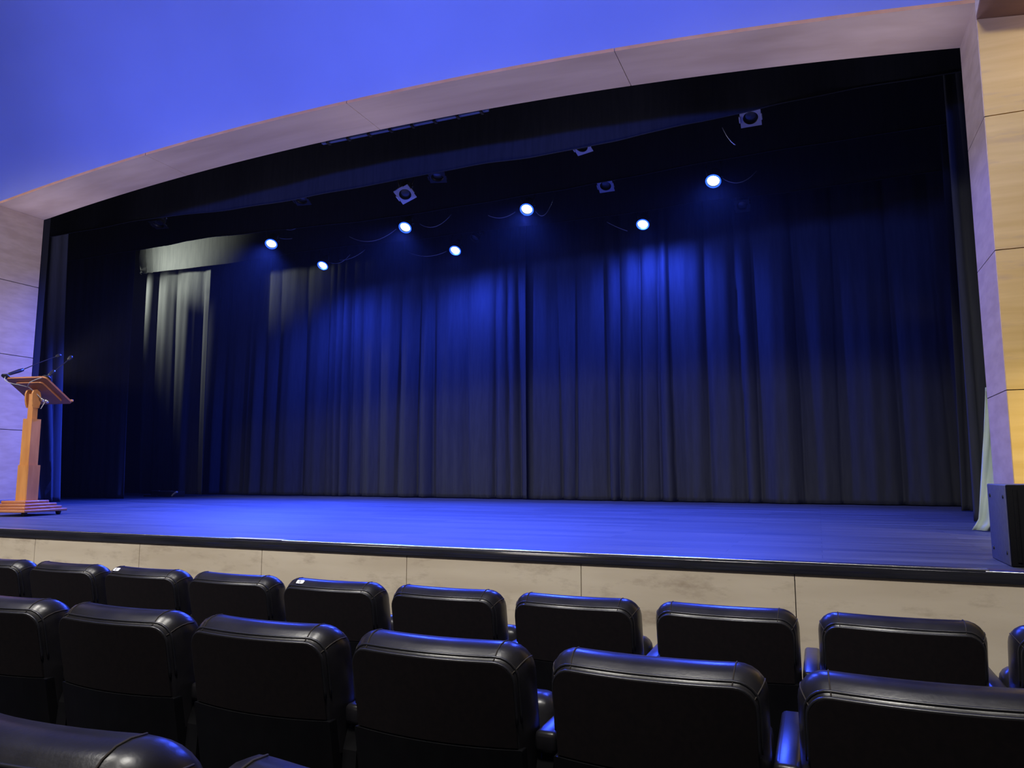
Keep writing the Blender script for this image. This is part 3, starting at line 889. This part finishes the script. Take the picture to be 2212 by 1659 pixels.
def panel(mb, hx, z0, z1, r, y0, y1, n=20):
    """slab with rounded upper corners, curved in plan like the back"""
    cols = []
    xs = [-hx + r * (1 - math.cos(PI / 2 * k / 6)) for k in range(7)]
    xs += [-hx + r + (2 * hx - 2 * r) * k / 12 for k in range(1, 12)] + [-x for x in reversed(xs)]
    for x in xs:
        e = max(0.0, abs(x) - (hx - r))
        cols.append((x, z1 - r + math.sqrt(max(0.0, r * r - e * e))))
    vs, fs = [], []
    N = 5
    for x, zt in cols:
        for y in (y0, y1):
            for k in range(N):
                vs.append(lean(Vector((x, y, z0 + (zt - z0) * k / (N - 1)))))
    for i in range(len(cols) - 1):
        p, q = i * 2 * N, (i + 1) * 2 * N
        for k in range(N - 1):
            fs.append((p + k, q + k, q + k + 1, p + k + 1))
            fs.append((p + N + k, p + N + k + 1, q + N + k + 1, q + N + k))
        fs.append((p + N - 1, q + N - 1, q + 2 * N - 1, p + 2 * N - 1))
        fs.append((p, p + N, q + N, q))
    e = (len(cols) - 1) * 2 * N
    for k in range(N - 1):
        fs.append((k, k + 1, N + k + 1, N + k)); fs.append((e + k, e + N + k, e + N + k + 1, e + k + 1))
    mb.add(vs, fs, 0, False)

def make_seat():
    root = empty('theatre_seat')
    # padded leather backrest
    mb = MB()
    prof = [(0.0, 0.040), (0.002, 0.034), (0.012, 0.027), (0.028, 0.012), (0.046, 0.003), (0.066, 0.0), (0.090, 0.002), (0.108, 0.012), (0.120, 0.032), (0.126, 0.075)]
    loft(mb, [rrect(HX - i * SI, ZS - 0.10, ZT - i, 0.062 - i * 0.45, y, 6, False) for y, i in prof], 0, False, False)
    y, i = prof[-1]
    panel(mb, HX - i * SI, ZS - 0.10, ZT - i, 0.062 - i * 0.45, y - 0.01, y)
    back = mb.build('backrest', M['leather'], root)
    # piping along the edge, and the stitched corner seams
    for y, i, r in ((-0.001, 0.036, 0.0042), (0.013, 0.0255, 0.0036)):
        mb = MB()
        loop = rrect(HX - i * SI, ZS, ZT - i, 0.062 - i * 0.45, y)
        loop = [lean(p) for p in loop if p.z > ZS + 0.05]
        loop.sort(key=lambda p: math.atan2(p.x, p.z - 0.72))
        mb.tube(loop, r, 6)
        mb.build('piping', M['piping'], back)
    for s in (-1, 1):
        for ang in (90, 25):
            c = []; mb = MB()
            for y, i in prof[1:7]:
                r = 0.062 - i * 0.45
                a = T(ang)
                c.append(lean(Vector((s * (HX - i * SI - r + r * math.cos(a)), y, ZT - i - r + r * math.sin(a) + 0.0006))))
            mb.tube(c, 0.0016, 5)
            mb.build('seam', M['gap'], back)
    # flat back panel
    mb = MB()
    panel(mb, HX - 0.021, ZS, ZT - 0.037, 0.046, -0.006, 0.012)
    mb.build('back_panel', M['backcloth'], root)
    # lower back panel below the seam
    mb = MB()
    panel(mb, HX - 0.010, 0.166, ZS - 0.004, 0.004, -0.010, 0.05)
    mb.build('lower_panel', M['shell'], root)
    # tip-up cushion, folded
    mb = MB()
    bm = bmesh.new(); bmesh.ops.create_cube(bm, size=1)
    for v in bm.verts: v.co = Vector((v.co.x * 0.465, v.co.y * 0.13, v.co.z * 0.43))
    bmesh.ops.bevel(bm, geom=list(bm.edges), offset=0.045, segments=4, affect='EDGES', profile=0.5)
    mb.bm(bm, 0, True, Matrix.Translation((0, 0.315, 0.495)) @ Matrix.Rotation(T(-8), 4, 'X'))
    mb.build('seat_cushion', M['leather'], root)
    # standard with armrest on the seat's left side
    mb = MB()
    xs = -PITCH / 2
    poly = [(0.075, 0.0), (0.50, 0.0), (0.50, 0.60), (0.47, 0.632), (0.16, 0.632), (0.128, 0.615), (0.11, 0.57)]
    mb.prism(poly, 0, xs - 0.022, xs + 0.020)
    mb.build('side_panel', M['shell'], root)
    mb = MB()
    mb.box((xs - 0.026, 0.115, 0.630), (xs + 0.030, 0.515, 0.682), 0, 0.013, None, 3)
    mb.build('armrest', M['leather'], root)
    # pedestal foot
    mb = MB(); mb.box((-0.20, 0.12, 0.10), (0.20, 0.20, 0.18), 0, 0.01); mb.box((-0.24, 0.14, 0.0), (0.24, 0.28, 0.02), 0, 0.004); mb.box((-0.05, 0.15, 0.0), (0.05, 0.21, 0.15), 0, 0.005)
    mb.build('pedestal', M['metal_dark'], root)
    return root

def floor_z(y):
    return 0.0 if y > 2.2 else 0.055 * (2.2 - y) / 1.0 * 0.0 + (2.2 - y) * 0.55 / 11.2

ORD = ['leftmost', 'second', 'third', 'fourth', 'fifth', 'sixth', 'seventh', 'eighth', 'ninth', 'tenth']
proto = make_seat()
first = True
def place(x_left, y, z, label, group, tagged=None):
    """x_left: left upper corner of the back"""
    global first
    o = proto if first else copy_tree(proto)
    first = False
    o.location = (x_left + HX, y, z)
    tag(o, label, 'seat', group)
    return o
G1, G2, G3 = 'front row theatre seats', 'second row theatre seats', 'third row theatre seats'
row1 = []
for k in range(10):
    n = k - 1
    lab = {0: 'black leather seat cut off at the left picture edge in the front row',
           9: 'black leather seat cut off at the right picture edge in the front row'}.get(k, '%s black leather seat from the left in the front row, before the stage face' % ORD[k])
    if k == 2: lab = 'third front-row black leather seat from the left, white number tag on its top edge'
    if k == 4: lab = 'fifth front-row black leather seat from the left, small tag on its blue-lit top edge'
    row1.append(place(-3.804 + PITCH * n, 2.634, 0.012, lab, G1))
R2Z = 0.060
for k in range(6):
    n = k - 1
    lab = {0: 'black leather seat cut off at the left picture edge in the second row',
           5: 'black leather seat cut off at the right picture edge in the second row'}.get(k, '%s black leather seat from the left in the second row, behind the front row' % ORD[k])
    place(-2.222 + PITCH * n, 1.622, R2Z, lab, G2)
R3Z = 0.152
place(-0.705 - SW, 0.595, R3Z, 'nearest black leather seat, large in the bottom left corner', G3)
place(-0.705 - SW + PITCH, 0.595, R3Z, 'black leather seat showing only its top edge at the bottom, beside the corner seat', G3)
# white number tags on two of the front row seats
for k, dx in ((2, 0.085), (4, 0.10)):
    o = row1[k]
    mb = MB()
    base = lean(Vector((-HX + dx, 0.030, ZT - 0.0115)))
    ta = Matrix.Translation(base) @ Matrix.Rotation(T(38), 4, 'X')
    rplate(mb, 0.019, -0.010, 0.010, 0.0005, 0.003, 0.005, 0, ta)
    tg = mb.build('number_tag', M['tag'], o)
    tg['label'] = 'small white number tag'
    mb = MB()
    for bx in (-0.002,):
        mb.tube([ta @ Vector((bx + 0.004 * math.cos(a * 2 * PI / 10), 0.005 * math.sin(a * 2 * PI / 10), 0.0032)) for a in range(10)], 0.0009, 4, closed=True)
    mb.build('numeral', M['gap'], tg)
